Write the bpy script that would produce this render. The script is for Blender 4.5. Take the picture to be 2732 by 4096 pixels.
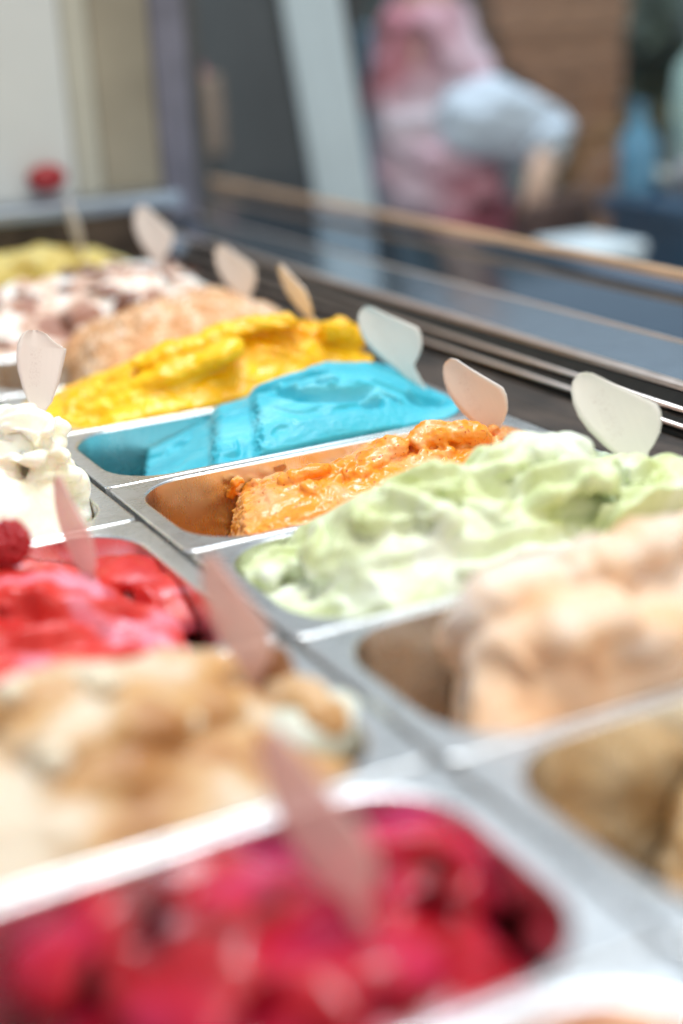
import bpy, bmesh, math, random
import numpy as np
from mathutils import Vector, Matrix

for o in list(bpy.data.objects):
    bpy.data.objects.remove(o, do_unlink=True)
scene = bpy.context.scene
COL = scene.collection
MM = 0.001

# ------------------------------------------------------------------ camera
cam_data = bpy.data.cameras.new('camera')
cam = bpy.data.objects.new('camera', cam_data)
COL.objects.link(cam)
cam_data.sensor_fit = 'VERTICAL'
cam_data.sensor_height = 36.0
cam_data.lens = 50.0
cam_data.clip_start = 0.02
cam_data.clip_end = 100.0
cam_data.dof.use_dof = True
cam_data.dof.focus_distance = 1.085
cam_data.dof.aperture_fstop = 1.5
cam_data.dof.aperture_blades = 0
RIGHT = Vector((0.88278, -0.46734, -0.04786))
DOWN = Vector((-0.19625, -0.27430, -0.94140))
FWD = Vector((0.42683, 0.84045, -0.33387))
m = Matrix(((RIGHT.x, -DOWN.x, -FWD.x), (RIGHT.y, -DOWN.y, -FWD.y), (RIGHT.z, -DOWN.z, -FWD.z)))
cam.matrix_world = Matrix.Translation((-0.30793, -1.00199, 0.33722)) @ m.to_4x4()
scene.camera = cam

# ------------------------------------------------------------------ world and lamps
world = bpy.data.worlds.new('World')
scene.world = world
world.use_nodes = True
bg = world.node_tree.nodes['Background']
bg.inputs[0].default_value = (0.86, 0.93, 1.0, 1)
bg.inputs[1].default_value = 0.52

def area(name, loc, target, sx, sy, power, color):
    l = bpy.data.lights.new(name, 'AREA')
    l.shape = 'RECTANGLE'; l.size = sx; l.size_y = sy; l.energy = power; l.color = color
    o = bpy.data.objects.new(name, l); COL.objects.link(o)
    o.location = loc
    d = Vector(target) - Vector(loc)
    o.rotation_euler = d.to_track_quat('-Z', 'Y').to_euler()
    return o
area('case_lamp', (0.16, -0.12, 1.70), (0.08, 0.05, 0.0), 0.22, 0.9, 17.0, (1.0, 0.92, 0.80))
area('ceiling_lamp', (1.5, -3.5, 2.3), (0.1, 0.1, 0.0), 3.2, 3.2, 76.0, (1.0, 0.92, 0.82))
area('street_daylight', (1.5, 1.6, 5.0), (1.6, 1.6, 0.0), 1.8, 1.8, 300.0, (0.72, 0.86, 1.0))

scene.render.engine = 'CYCLES'
scene.view_settings.view_transform = 'Standard'
scene.view_settings.look = 'None'
scene.view_settings.gamma = 1.0
scene.view_settings.exposure = -0.12
scene.view_settings.use_curve_mapping = False

# ------------------------------------------------------------------ helpers
def empty(name, loc, label, cat, group=None):
    o = bpy.data.objects.new(name, None)
    o.empty_display_size = 0.05
    COL.objects.link(o); o.location = loc
    tag(o, label, cat, group)
    return o

def tag(o, label=None, cat=None, group=None, kind=None):
    if label: o['label'] = label
    if cat: o['category'] = cat
    if group: o['group'] = group
    if kind: o['kind'] = kind
    return o

def link(name, mesh, mat, parent=None, smooth=True):
    if mat is not None and len(mesh.materials) == 0:
        mesh.materials.append(mat)
    o = bpy.data.objects.new(name, mesh)
    COL.objects.link(o)
    if parent is not None:
        o.parent = parent
        o.matrix_parent_inverse = Matrix.Translation(-Vector(parent.location))
    if smooth and len(mesh.polygons):
        mesh.polygons.foreach_set('use_smooth', [True] * len(mesh.polygons))
    return o

def mesh_from(name, v, f):
    me = bpy.data.meshes.new(name)
    me.from_pydata([tuple(p) for p in v], [], [tuple(q) for q in f])
    me.update()
    return me

def box_mesh(name, x0, x1, y0, y1, z0, z1, bevel=0.0, seg=2):
    bm = bmesh.new()
    bmesh.ops.create_cube(bm, size=1.0)
    for v in bm.verts:
        v.co = Vector(((x0 + x1) / 2 + v.co.x * (x1 - x0), (y0 + y1) / 2 + v.co.y * (y1 - y0), (z0 + z1) / 2 + v.co.z * (z1 - z0)))
    if bevel > 0:
        bmesh.ops.bevel(bm, geom=list(bm.edges), offset=bevel, segments=seg, affect='EDGES', profile=0.5)
    me = bpy.data.meshes.new(name); bm.to_mesh(me); bm.free()
    return me

def extrude_y(name, section, y0, y1, cuts=1):
    """closed XZ section swept along the counter"""
    n = len(section); v = []; f = []
    for k in range(cuts + 1):
        y = y0 + (y1 - y0) * k / cuts
        v += [(x, y, z) for x, z in section]
    for k in range(cuts):
        for i in range(n):
            j = (i + 1) % n
            f.append((k * n + i, k * n + j, (k + 1) * n + j, (k + 1) * n + i))
    f.append(tuple(range(n - 1, -1, -1))); f.append(tuple(cuts * n + i for i in range(n)))
    me = mesh_from(name, v, f)
    bm = bmesh.new(); bm.from_mesh(me); bmesh.ops.recalc_face_normals(bm, faces=list(bm.faces)); bm.to_mesh(me); bm.free()
    return me

# vectorised gradient-free value noise
def vnoise(p, seed):
    i = np.floor(p).astype(np.int64); fr = p - i
    u = fr * fr * fr * (fr * (fr * 6 - 15) + 10)
    def h(a):
        n = (a[:, 0] * 73856093) ^ (a[:, 1] * 19349663) ^ (a[:, 2] * 83492791) ^ (seed * 2654435761 & 0x7fffffff)
        n = (n ^ (n >> 13)) * 1274126177 & 0x7fffffff
        n = (n ^ (n >> 16)) * 668265263 & 0x7fffffff
        return ((n >> 7) & 0xffff) / 32767.5 - 1.0
    r = 0
    for dx in (0, 1):
        for dy in (0, 1):
            for dz in (0, 1):
                w = (u[:, 0] if dx else 1 - u[:, 0]) * (u[:, 1] if dy else 1 - u[:, 1]) * (u[:, 2] if dz else 1 - u[:, 2])
                r = r + w * h(i + np.array([dx, dy, dz]))
    return r

def fbm(p, seed, oct=3):
    r = 0; a = 1.0
    for k in range(oct):
        r = r + a * vnoise(p * (2.03 ** k) + 17.3 * k, seed + k); a *= 0.5
    return r

# ------------------------------------------------------------------ materials
def newmat(name):
    mt = bpy.data.materials.new(name); mt.use_nodes = True
    nt = mt.node_tree
    return mt, nt, nt.nodes['Principled BSDF'], nt.nodes['Material Output']

def coords(nt, scale=(1, 1, 1), rot=(0, 0, 0)):
    tc = nt.nodes.new('ShaderNodeTexCoord'); mp = nt.nodes.new('ShaderNodeMapping')
    nt.links.new(tc.outputs['Object'], mp.inputs['Vector'])
    mp.inputs['Scale'].default_value = scale; mp.inputs['Rotation'].default_value = rot
    return mp.outputs['Vector']

def noise(nt, vec, scale, detail=3, rough=0.5, dist=0.0):
    n = nt.nodes.new('ShaderNodeTexNoise')
    n.inputs['Scale'].default_value = scale; n.inputs['Detail'].default_value = detail
    n.inputs['Roughness'].default_value = rough; n.inputs['Distortion'].default_value = dist
    nt.links.new(vec, n.inputs['Vector'])
    return n.outputs['Fac']

def ramp(nt, fac, stops):
    r = nt.nodes.new('ShaderNodeValToRGB')
    e = r.color_ramp.elements
    while len(e) < len(stops): e.new(0.5)
    for k, (p, c) in enumerate(stops):
        e[k].position = p
        e[k].color = (c, c, c, 1) if not hasattr(c, '__len__') else (c[0], c[1], c[2], 1)
    nt.links.new(fac, r.inputs['Fac'])
    return r.outputs['Color']

def bump(nt, height, strength, dist, normal=None):
    b = nt.nodes.new('ShaderNodeBump')
    b.inputs['Strength'].default_value = strength; b.inputs['Distance'].default_value = dist
    nt.links.new(height, b.inputs['Height'])
    if normal is not None: nt.links.new(normal, b.inputs['Normal'])
    return b.outputs['Normal']

def gelato_mat(name, stops, rough=0.42, scale=22, sss=0.35, radius=(0.006, 0.004, 0.003), fine=0.25, coarse=0.5, stretch=(1, 1, 1), dist=0.6, speck=None, fscale=900):
    mt, nt, p, out = newmat(name)
    v = coords(nt, stretch)
    c = ramp(nt, noise(nt, v, scale, 4, 0.55, dist), stops)
    if speck:
        col, thr, sc = speck
        sp = ramp(nt, noise(nt, coords(nt), sc, 2, 0.5), [(thr, 0.0), (thr + 0.03, 1.0)])
        mx = nt.nodes.new('ShaderNodeMix'); mx.data_type = 'RGBA'
        nt.links.new(sp, mx.inputs[0]); nt.links.new(c, mx.inputs[6]); mx.inputs[7].default_value = (*col, 1)
        c = mx.outputs[2]
    nt.links.new(c, p.inputs['Base Color'])
    p.inputs['Roughness'].default_value = rough
    p.inputs['Subsurface Weight'].default_value = sss
    p.inputs['Subsurface Radius'].default_value = radius
    p.inputs['Subsurface Scale'].default_value = 1.0
    r = ramp(nt, noise(nt, coords(nt), 60, 3), [(0.35, rough * 0.75), (0.7, min(1, rough * 1.35))])
    nt.links.new(r, p.inputs['Roughness'])
    p.inputs['Specular IOR Level'].default_value = 0.4
    n1 = bump(nt, noise(nt, v, 130, 4, 0.6, 0.5), coarse, 0.004)
    pits = ramp(nt, noise(nt, coords(nt), 420, 2, 0.5), [(0.66, 1.0), (0.72, 0.0)])
    n1 = bump(nt, pits, 0.35, 0.0012, n1)
    n2 = bump(nt, noise(nt, coords(nt), fscale, 2, 0.6), fine, 0.001, n1)
    nt.links.new(n2, p.inputs['Normal'])
    return mt

def steel_mat(name, col=(0.74, 0.74, 0.73), rough=0.24, brush=(6, 300, 300)):
    mt, nt, p, out = newmat(name)
    p.inputs['Base Color'].default_value = (*col, 1)
    p.inputs['Metallic'].default_value = 1.0
    b = noise(nt, coords(nt, brush), 4, 3, 0.6)
    sm = noise(nt, coords(nt), 28, 5, 0.65, 0.8)
    mx = nt.nodes.new('ShaderNodeMath'); mx.operation = 'MULTIPLY_ADD'
    nt.links.new(sm, mx.inputs[0]); mx.inputs[1].default_value = 0.20
    mb = nt.nodes.new('ShaderNodeMath'); mb.operation = 'MULTIPLY_ADD'
    nt.links.new(b, mb.inputs[0]); mb.inputs[1].default_value = 0.10; mb.inputs[2].default_value = rough - 0.13
    nt.links.new(mb.outputs[0], mx.inputs[2])
    nt.links.new(mx.outputs[0], p.inputs['Roughness'])
    nt.links.new(bump(nt, b, 0.03, 0.0003), p.inputs['Normal'])
    c = ramp(nt, noise(nt, coords(nt), 45, 5, 0.7), [(0.3, tuple(x * 0.92 for x in col)), (0.6, col)])
    nt.links.new(c, p.inputs['Base Color'])
    return mt

def plain_mat(name, col, rough=0.5, metal=0.0, var=0.12, scale=15, spec=0.5, stretch=(1, 1, 1), bmp=0.0):
    mt, nt, p, out = newmat(name)
    v = coords(nt, stretch)
    n = noise(nt, v, scale, 4, 0.6)
    c = ramp(nt, n, [(0.3, tuple(x * (1 - var) for x in col)), (0.7, tuple(min(1, x * (1 + var)) for x in col))])
    nt.links.new(c, p.inputs['Base Color'])
    p.inputs['Roughness'].default_value = rough; p.inputs['Metallic'].default_value = metal
    p.inputs['Specular IOR Level'].default_value = spec
    if bmp: nt.links.new(bump(nt, n, bmp, 0.002), p.inputs['Normal'])
    return mt

STROKES = {
    'green': [
        ([(60, -253, -6), (76, -237, 12), (97, -240, 28), (103, -266, 30)], 22, 11),
        ([(92, -251, 4), (103, -253, 26), (121, -260, 36), (130, -282, 32), (121, -281, 16)], 13, 9),
        ([(109, -295, -6), (138, -304, 8), (170, -309, 14), (203, -315, 10)], 15, 9),
        ([(109, -241, 36), (133, -246, 46), (161, -248, 44), (169, -266, 34), (185, -284, 24), (211, -300, 14)], 20, 10),
        ([(168, -243, 40), (200, -247, 50), (224, -248, 52), (262, -250, 47)], 22, 10),
        ([(175, -278, 24), (209, -283, 38), (234, -288, 42), (253, -300, 37)], 21, 11),
        ([(224, -315, 4), (243, -322, 20), (266, -319, 26), (302, -312, 26)], 22, 11),
        ([(270, -278, 34), (294, -284, 34), (327, -291, 28)], 20, 9),
        ([(24, -202, -12), (42, -205, -6), (67, -200, -4)], 20, 8),
    ],
    'cream': [
        ([(-79, 28, 60), (-64, 12, 65), (-52, -3, 65), (-37, -7, 56)], 23, 9),
        ([(-81, 15, 50), (-62, -1, 52), (-46, -9, 46), (-37, -8, 34)], 22, 8),
        ([(-91, -21, 46), (-72, -24, 48), (-62, -35, 44), (-42, -13, 48)], 8, 6),
        ([(-30, 14, 58), (-27, 9, 50), (-30, 9, 42), (-38, 4, 40)], 8, 6),
        ([(-36, 9, 50), (-31, 8, 46), (-30, -2, 38)], 6, 4),
        ([(-63, -16, 26), (-51, -19, 36), (-35, -4, 32), (-30, 2, 20)], 10, 6),
        ([(-82, -13, 24), (-63, -18, 30), (-42, -11, 24), (-30, -1, 14)], 20, 8),
        ([(-86, -24, -4), (-83, -33, 20), (-73, -32, 26), (-61, -32, 20), (-58, -30, 2)], 9, 7),
        ([(-79, -23, -4), (-76, -29, 12), (-69, -30, 16), (-66, -30, 2)], 7, 6),
        ([(-51, -14, 18), (-30, -7, 14), (-22, -5, 2), (-21, -9, -10), (-35, -21, -14)], 15, 11),
        ([(-80, -17, -4), (-64, -20, 2), (-45, -21, 0)], 22, 12),
    ],
    'tan': [
        ([(72, -404, -14), (77, -398, 6), (77, -407, 30), (111, -415, 40), (153, -419, 42)], 22, 14),
        ([(68, -441, -5), (75, -439, 20), (100, -450, 30), (136, -459, 32)], 28, 14),
        ([(88, -448, -5), (110, -456, 12), (137, -468, 20), (168, -462, 25)], 20, 12),
        ([(123, -418, 46), (155, -423, 48), (202, -421, 55)], 20, 10),
    ],
    'orange': [
        ([(124, -92, -16), (126, -100, -2), (131, -101, 4)], 9, 9),
        ([(222, -85, 12), (236, -85, 20), (264, -91, 18), (289, -90, 8)], 13, 10),
        ([(220, -97, 8), (237, -102, 8), (251, -99, 10)], 6, 5),
        ([(285, -90, 5), (298, -95, 2)], 8, 8),
        ([(112, -74, 2), (127, -81, 8), (153, -81, 9)], 7, 5),
        ([(157, -101, 4), (187, -88, 12), (219, -79, 18)], 12, 7),
        ([(99, -9, -24), (100, -16, -12), (108, -13, -10)], 5, 4),
        ([(93, -34, -30), (116, -9, -20), (121, -21, -14)], 6, 5),
        ([(138, -1, -10), (148, -6, -8)], 4, 3),
        ([(300, -67, 4), (300, -78, 12), (304, -77, 15)], 6, 3),
        ([(301, -74, 0), (307, -81, 6), (310, -77, 10)], 6, 4),
    ],
    'yellow': [
        ([(65, 242, 0), (114, 217, 20), (169, 201, 35), (205, 191, 48)], 18, 10),
        ([(109, 234, 34), (159, 228, 44), (222, 226, 56), (278, 217, 56)], 16, 9),
        ([(184, 230, 6), (234, 219, 13), (294, 226, 24), (330, 221, 24)], 16, 10),
        ([(302, 244, 2), (330, 240, 14), (359, 252, 12)], 18, 15),
        ([(292, 201, 46), (325, 209, 40), (340, 207, 25)], 14, 12),
        ([(41, 232, 0), (83, 219, 4), (132, 211, 10)], 13, 9),
    ],
    'red': [
        ([(-167, -283, 4), (-143, -282, 2), (-114, -277, -2), (-72, -260, -10)], 34, 6),
        ([(-138, -184, 14), (-105, -192, 12), (-72, -208, -2)], 30, 6),
        ([(-149, -223, 4), (-105, -233, 2), (-67, -240, -6), (-37, -244, -18)], 36, 6),
        ([(-60, -135, -4), (-33, -170, -8), (-24, -203, -14), (-23, -224, -29)], 22, 6),
    ],
    'beige': [
        ([(-193, -381, 34), (-159, -380, 32), (-123, -379, 29), (-85, -375, 24), (-55, -367, 18)], 20, 8),
        ([(-187, -401, 24), (-153, -413, 24), (-114, -413, 22), (-67, -399, 12)], 22, 10),
        ([(-200, -412, 4), (-165, -428, 10), (-129, -433, 8), (-84, -426, 0)], 22, 10),
        ([(-34, -379, 2), (-33, -419, 6), (-27, -439, -4)], 14, 10),
    ],
    'darkred': [
        ([(-214, -512, -36), (-197, -508, -18), (-171, -505, -10), (-137, -497, -12), (-104, -487, -18)], 24, 7),
        ([(-188, -569, -24), (-162, -560, -9), (-134, -537, -9), (-94, -519, -15)], 36, 7),
        ([(-149, -584, -28), (-118, -577, -17), (-84, -572, -19), (-34, -565, -32)], 34, 7),
        ([(-81, -544, -16), (-49, -533, -12), (-26, -546, -17), (-11, -564, -32)], 26, 7),
    ],
}
GROOVES = {
    'darkred': [
        ([(-189, -545), (-167, -532), (-135, -517)], 11, 9),
        ([(-144, -578), (-116, -564), (-77, -558), (-48, -559)], 10, 9),
        ([(-73, -537), (-48, -545), (-28, -563)], 10, 8),
    ],
    'red': [
        ([(-141, -205), (-110, -226), (-74, -230), (-42, -239)], 11, 8),
        ([(-155, -253), (-113, -257), (-72, -254)], 9, 8),
        ([(-73, -176), (-51, -188), (-42, -211)], 8, 6),
        ([(-129, -235), (-101, -245), (-84, -257)], 6, 5),
    ],
    'green': [
        ([(91, -249), (102, -253), (112, -262), (121, -285)], 9, 7),
        ([(110, -234), (131, -248), (149, -257), (169, -253)], 8, 7),
        ([(117, -291), (142, -303), (185, -312), (214, -310)], 9, 7),
        ([(214, -310), (221, -313), (238, -317)], 13, 7),
        ([(165, -243), (173, -261), (188, -275), (218, -290), (246, -299)], 9, 8),
        ([(257, -285), (269, -293), (293, -296)], 8, 7),
        ([(20, -211), (49, -203), (74, -207)], 4, 6),
    ],
    'cream': [
        ([(-79, 7), (-60, -7), (-39, -8)], 3.9, 5),
        ([(-84, -8), (-64, -17), (-40, -10)], 4.5, 5),
        ([(-88, -17), (-67, -22), (-39, -12)], 6.5, 6),
        ([(-81, -30), (-76, -32), (-65, -28), (-63, -31)], 3.9, 4),
        ([(-57, -25), (-50, -15), (-41, -12)], 5.2, 5),
        ([(-84, -20), (-64, -19), (-45, -16)], 4.5, 5),
        ([(-43, -12), (-30, -6), (-23, -3)], 2.6, 4),
    ],
    'blue': [
        ([(179, 103), (198, 63), (228, 50), (251, 49), (270, 52)], 11.7, 7),
        ([(279, 39), (275, 35)], 10.4, 6),
        ([(240, 39), (267, 40)], 9.1, 6),
        ([(293, 49), (313, 40)], 10.4, 6),
        ([(301, 47), (338, 51)], 7.8, 6),
        ([(169, 115), (188, 101), (221, 97), (244, 83)], 6.5, 5),
        ([(206, 71), (229, 67), (239, 62)], 6.5, 5),
    ],
}

STEEL = steel_mat('pan_steel', (0.82, 0.815, 0.805), 0.26)
STEEL_IN = steel_mat('pan_basin_steel', (0.74, 0.73, 0.71), 0.26, (300, 300, 8))
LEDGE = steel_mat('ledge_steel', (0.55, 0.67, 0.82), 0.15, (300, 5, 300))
RAIL = steel_mat('rail_steel', (0.86, 0.72, 0.64), 0.34, (300, 5, 300))
DARK = plain_mat('dark_channel', (0.012, 0.011, 0.010), 0.35, 0, 0.5, 40)
SHELF = plain_mat('grimy_shelf', (0.055, 0.038, 0.028), 0.5, 0.3, 0.75, 26, 0.5, (1, 0.4, 1), 0.2)
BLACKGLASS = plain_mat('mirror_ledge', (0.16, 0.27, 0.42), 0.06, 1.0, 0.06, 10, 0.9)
SEAL = plain_mat('tan_seal', (0.74, 0.45, 0.26), 0.45, 0.0, 0.25, 30, 0.5, (1, 0.3, 1))
PANEL = plain_mat('pale_end_panel', (0.62, 0.64, 0.62), 0.45, 0.0, 0.05, 3)
BEIGE_PANEL = plain_mat('olive_end_panel', (0.30, 0.26, 0.19), 0.4, 0.2, 0.25, 4)
VIOLET_REFLECTION = plain_mat('grey_violet_reflection', (0.20, 0.19, 0.23), 0.35, 0.5, 0.35, 6)  # frame post with the violet reflections of the end glass put into its colour
GREYPOST = plain_mat('dark_grey_frame', (0.10, 0.095, 0.09), 0.4, 0.4, 0.4, 6)

# ------------------------------------------------------------------ the display case
case = empty('display_case', (0.45, 0.1, -0.02), 'stainless and black display case with a front glass behind its steel ledge', 'display case')
Y0, Y1 = -0.75, 1.36
link('support_deck', box_mesh('deck', -0.60, 0.395, -1.0, 0.945, -0.40, -0.135), DARK, case, False)
link('deck_bar', box_mesh('bar', -0.0024, -0.0002, -0.85, 0.94, -0.03, -0.0115), STEEL, case, False)
link('side_shelf', extrude_y('shelf', [(0.3625, -0.006), (0.405, -0.004), (0.428, 0.000), (0.428, -0.05), (0.3625, -0.05)], Y0, 0.945, 40), SHELF, case, False)
def rail(x, z, r=0.0022):
    n = 10
    return extrude_y('rail', [(x + r * 1.5 * math.cos(2 * math.pi * k / n), z + r * math.sin(2 * math.pi * k / n)) for k in range(n)], Y0, 0.945, 1)
link('channel', extrude_y('channel', [(0.4285, -0.05), (0.4285, 0.004), (0.4345, 0.006), (0.4385, 0.012), (0.4455, 0.0155), (0.452, 0.028), (0.470, 0.029), (0.470, -0.05)], Y0, 0.945, 1), DARK, case, False)
link('rail', rail(0.4315, 0.0085), RAIL, case)
link('rail', rail(0.4425, 0.0180), RAIL, case)
SL = 0.105
def lz(x): return 0.034 + SL * (x - 0.455)
link('ledge_lip', extrude_y('lip', [(0.4525, 0.0295), (0.4520, 0.0335), (0.4550, 0.0352), (0.4610, lz(0.461) + 0.0003), (0.4610, 0.0295)], Y0, Y1, 1), RAIL, case, False)
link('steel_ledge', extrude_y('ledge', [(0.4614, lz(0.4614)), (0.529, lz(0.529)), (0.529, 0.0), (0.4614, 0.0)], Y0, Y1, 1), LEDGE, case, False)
link('ledge_joint', extrude_y('joint', [(0.5292, lz(0.529) - 0.002), (0.5296, lz(0.53) + 0.0012), (0.5335, lz(0.533) + 0.0012), (0.534, lz(0.534) - 0.002)], Y0, Y1, 1), RAIL, case, False)
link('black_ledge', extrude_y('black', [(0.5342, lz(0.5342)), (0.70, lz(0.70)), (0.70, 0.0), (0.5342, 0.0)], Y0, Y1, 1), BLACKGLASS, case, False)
zc = lz(0.650)
link('glass_seal', extrude_y('seal', [(0.647, zc + 0.008), (0.6475, zc + 0.0165), (0.653, zc + 0.018), (0.655, zc + 0.016), (0.655, zc + 0.008)], Y0, Y1, 1), SEAL, case, False)

GLASS, nt, p, out = newmat('front_glass')
nt.nodes.remove(p)
tr = nt.nodes.new('ShaderNodeBsdfTransparent'); tr.inputs[0].default_value = (0.94, 0.97, 0.97, 1)
gl = nt.nodes.new('ShaderNodeBsdfGlossy'); gl.inputs['Roughness'].default_value = 0.01
lw = nt.nodes.new('ShaderNodeLayerWeight'); lw.inputs[0].default_value = 0.5
pw = nt.nodes.new('ShaderNodeMath'); pw.operation = 'POWER'; nt.links.new(lw.outputs['Facing'], pw.inputs[0]); pw.inputs[1].default_value = 4.0
fr = nt.nodes.new('ShaderNodeMath'); fr.operation = 'MULTIPLY_ADD'; nt.links.new(pw.outputs[0], fr.inputs[0]); fr.inputs[1].default_value = 0.30; fr.inputs[2].default_value = 0.012
mx = nt.nodes.new('ShaderNodeMixShader')
nt.links.new(fr.outputs[0], mx.inputs[0]); nt.links.new(tr.outputs[0], mx.inputs[1]); nt.links.new(gl.outputs[0], mx.inputs[2])
df = nt.nodes.new('ShaderNodeBsdfDiffuse'); df.inputs[0].default_value = (0.8, 0.85, 0.88, 1)
mx2 = nt.nodes.new('ShaderNodeMixShader')
dust = ramp(nt, noise(nt, coords(nt), 420, 2, 0.5), [(0.77, 0.006), (0.81, 0.25)])
nt.links.new(dust, mx2.inputs[0]); nt.links.new(mx.outputs[0], mx2.inputs[1]); nt.links.new(df.outputs[0], mx2.inputs[2])
nt.links.new(mx2.outputs[0], out.inputs[0])
TILT = 0.10
link('glass_pane', extrude_y('glass', [(0.6495, zc + 0.0185), (0.6535, zc + 0.0185), (0.6535 - TILT * 0.6, zc + 0.62), (0.6495 - TILT * 0.6, zc + 0.62)], Y0, Y1, 1), GLASS, case, False)
# far end of the tank
link('end_wall', box_mesh('endwall', -0.40, 0.428, 0.946, 0.958, -0.13, 0.078), SHELF, case, False)
link('end_ledge', box_mesh('endledge', -0.40, 0.4515, 0.944, 1.05, 0.0785, 0.100, 0.004), steel_mat('end_ledge_steel', (0.34, 0.40, 0.48), 0.3, (5, 300, 300)), case, False)
link('end_panel', box_mesh('endpanel', -0.40, 0.330, 1.052, 1.060, 0.07, 1.0, 0.002), PANEL, case, False)
link('end_panel', box_mesh('endpanel2', 0.332, 0.370, 1.050, 1.064, 0.07, 1.0, 0.003), plain_mat('pale_olive_panel', (0.46, 0.44, 0.36), 0.4, 0.1, 0.1, 4), case, False)
link('end_panel', box_mesh('endpanel3', 0.372, 0.462, 1.052, 1.060, 0.07, 1.0, 0.002), BEIGE_PANEL, case, False)
link('corner_post', box_mesh('cpost', 0.464, 0.520, 1.050, 1.075, 0.047, 1.0, 0.006), VIOLET_REFLECTION, case, False)
link('corner_post', box_mesh('cpost2', 0.524, 0.56, 1.10, 1.125, 0.055, 1.0, 0.004), GREYPOST, case, False)

# ------------------------------------------------------------------ pans
def rrect(x0, x1, y0, y1, r, z, n=9):
    pts = []
    for cx, cy, a0 in ((x1 - r, y1 - r, 0), (x0 + r, y1 - r, 90), (x0 + r, y0 + r, 180), (x1 - r, y0 + r, 270)):
        for k in range(n):
            a = math.radians(a0 + 90 * k / (n - 1))
            pts.append((cx + r * math.cos(a), cy + r * math.sin(a), z))
    return pts

def skin(name, loops, close=False):
    n = len(loops[0]); v = [p for L in loops for p in L]; f = []
    for k in range(len(loops) - 1):
        for i in range(n):
            j = (i + 1) % n
            f.append((k * n + i, k * n + j, (k + 1) * n + j, (k + 1) * n + i))
    if close: f.append(tuple((len(loops) - 1) * n + i for i in range(n)))
    return mesh_from(name, v, f)

HOLE = dict(sx=0.0155, sy=0.0076, r=0.046)
def pan_meshes(x0, x1, y0, y1):
    g = 0.0009
    X0, X1, W0, W1 = x0 + g, x1 - g, y0 + g, y1 - g
    hx0, hx1, hy0, hy1, r = x0 + HOLE['sx'], x1 - HOLE['sx'], y0 + HOLE['sy'], y1 - HOLE['sy'], HOLE['r']
    L = []
    L.append(rrect(X0, X1, W0, W1, 0.006, -0.011))
    L.append(rrect(X0, X1, W0, W1, 0.007, -0.0016))
    for a in (18, 36, 54, 72):
        zz = -0.0016 + 0.0015 * math.sin(math.radians(a))
        o = 0.0013 * (1 - math.cos(math.radians(a)))
        L.append(rrect(X0 + o, X1 - o, W0 + o, W1 - o, 0.007, zz))
    L.append(rrect(X0 + 0.0014, X1 - 0.0014, W0 + 0.0014, W1 - 0.0014, 0.0065, -0.0001))
    L.append(rrect(X0 + 0.0019, X1 - 0.0019, W0 + 0.0019, W1 - 0.0019, 0.0065, -0.0001))
    # a gently dished flange
    for t in (0.35, 0.7):
        e = lambda a, b: a + (b - a) * t
        L.append(rrect(e(X0 + 0.0019, hx0), e(X1 - 0.0019, hx1), e(W0 + 0.0019, hy0), e(W1 - 0.0019, hy1), 0.006 + (r - 0.006) * t, -0.0001 - 0.0002 * t))
    rr = 0.0016
    L.append(rrect(hx0 - rr - 0.0005, hx1 + rr + 0.0005, hy0 - rr - 0.0005, hy1 + rr + 0.0005, r + rr + 0.0005, -0.0004))
    for a in (0, 30, 60, 90):
        o = rr * math.sin(math.radians(a)); zz = -0.0004 - rr * (1 - math.cos(math.radians(a)))
        L.append(rrect(hx0 - rr + o, hx1 + rr - o, hy0 - rr + o, hy1 + rr - o, r + rr - o, zz))
    rim = skin('rim', L)
    B = [rrect(hx0 + 0.0001, hx1 - 0.0001, hy0 + 0.0001, hy1 - 0.0001, r, -0.0020)]
    for zz, o in ((-0.03, 0.0015), (-0.07, 0.004), (-0.105, 0.007), (-0.117, 0.013), (-0.121, 0.026)):
        B.append(rrect(hx0 + o, hx1 - o, hy0 + o, hy1 - o, max(0.012, r - o), zz))
    basin = skin('basin', B, True)
    return rim, basin

GROUP = 'steel gelato pans set side by side in two rows'
def pan(x0, x1, y0, y1, label):
    e = empty('gelato_pan', ((x0 + x1) / 2, (y0 + y1) / 2, -0.121), label, 'pan', GROUP)
    rim, basin = pan_meshes(x0, x1, y0, y1)
    link('rim', rim, STEEL, e); link('basin', basin, STEEL_IN, e)
    return (x0 + HOLE['sx'], x1 - HOLE['sx'], y0 + HOLE['sy'], y1 - HOLE['sy'])

P = 0.165
LX0, LX1 = -0.3625, -0.0025
PANS = {}
def rpan(key, y0, y1, label): PANS[key] = pan(0.0, 0.36, y0, y1, label)
def lpan(key, y0, y1, label): PANS[key] = pan(LX0, LX1, y0, y1, label)
rpan('olive', 0.745, 0.910, 'farthest steel pan holding golden yellow gelato by the end wall')
rpan('strac', 2 * P + P, 0.744, 'wide steel pan under the chocolate flaked white gelato')
rpan('caramel', 2 * P, 3 * P, 'steel pan under the crumb topped caramel gelato')
rpan('yellow', P, 2 * P, 'steel pan filled with bright yellow gelato')
rpan('blue', 0, P, 'steel pan holding turquoise blue gelato')
rpan('orange', -P, 0, 'half empty steel pan of orange gelato')
rpan('green', -2 * P, -P, 'steel pan heaped with pale green gelato')
rpan('tan', -3 * P, -2 * P, 'steel pan of peach tan gelato beside the green one')
rpan('vanilla', -4 * P, -3 * P, 'nearly empty steel pan at the right edge with tan walls')
rpan('front', -5 * P, -4 * P, 'blurred steel pan at the bottom right corner')
lpan('back', 0.084, 0.249, 'empty steel pan behind the white cream gelato')
lpan('cream', -0.081, 0.084, 'steel pan under the swirled white cream gelato')
lpan('red', -0.323, -0.081, 'wide steel pan holding bright red gelato with a berry')
lpan('beige', -0.488, -0.323, 'blurred steel pan heaped with beige gelato')
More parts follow.
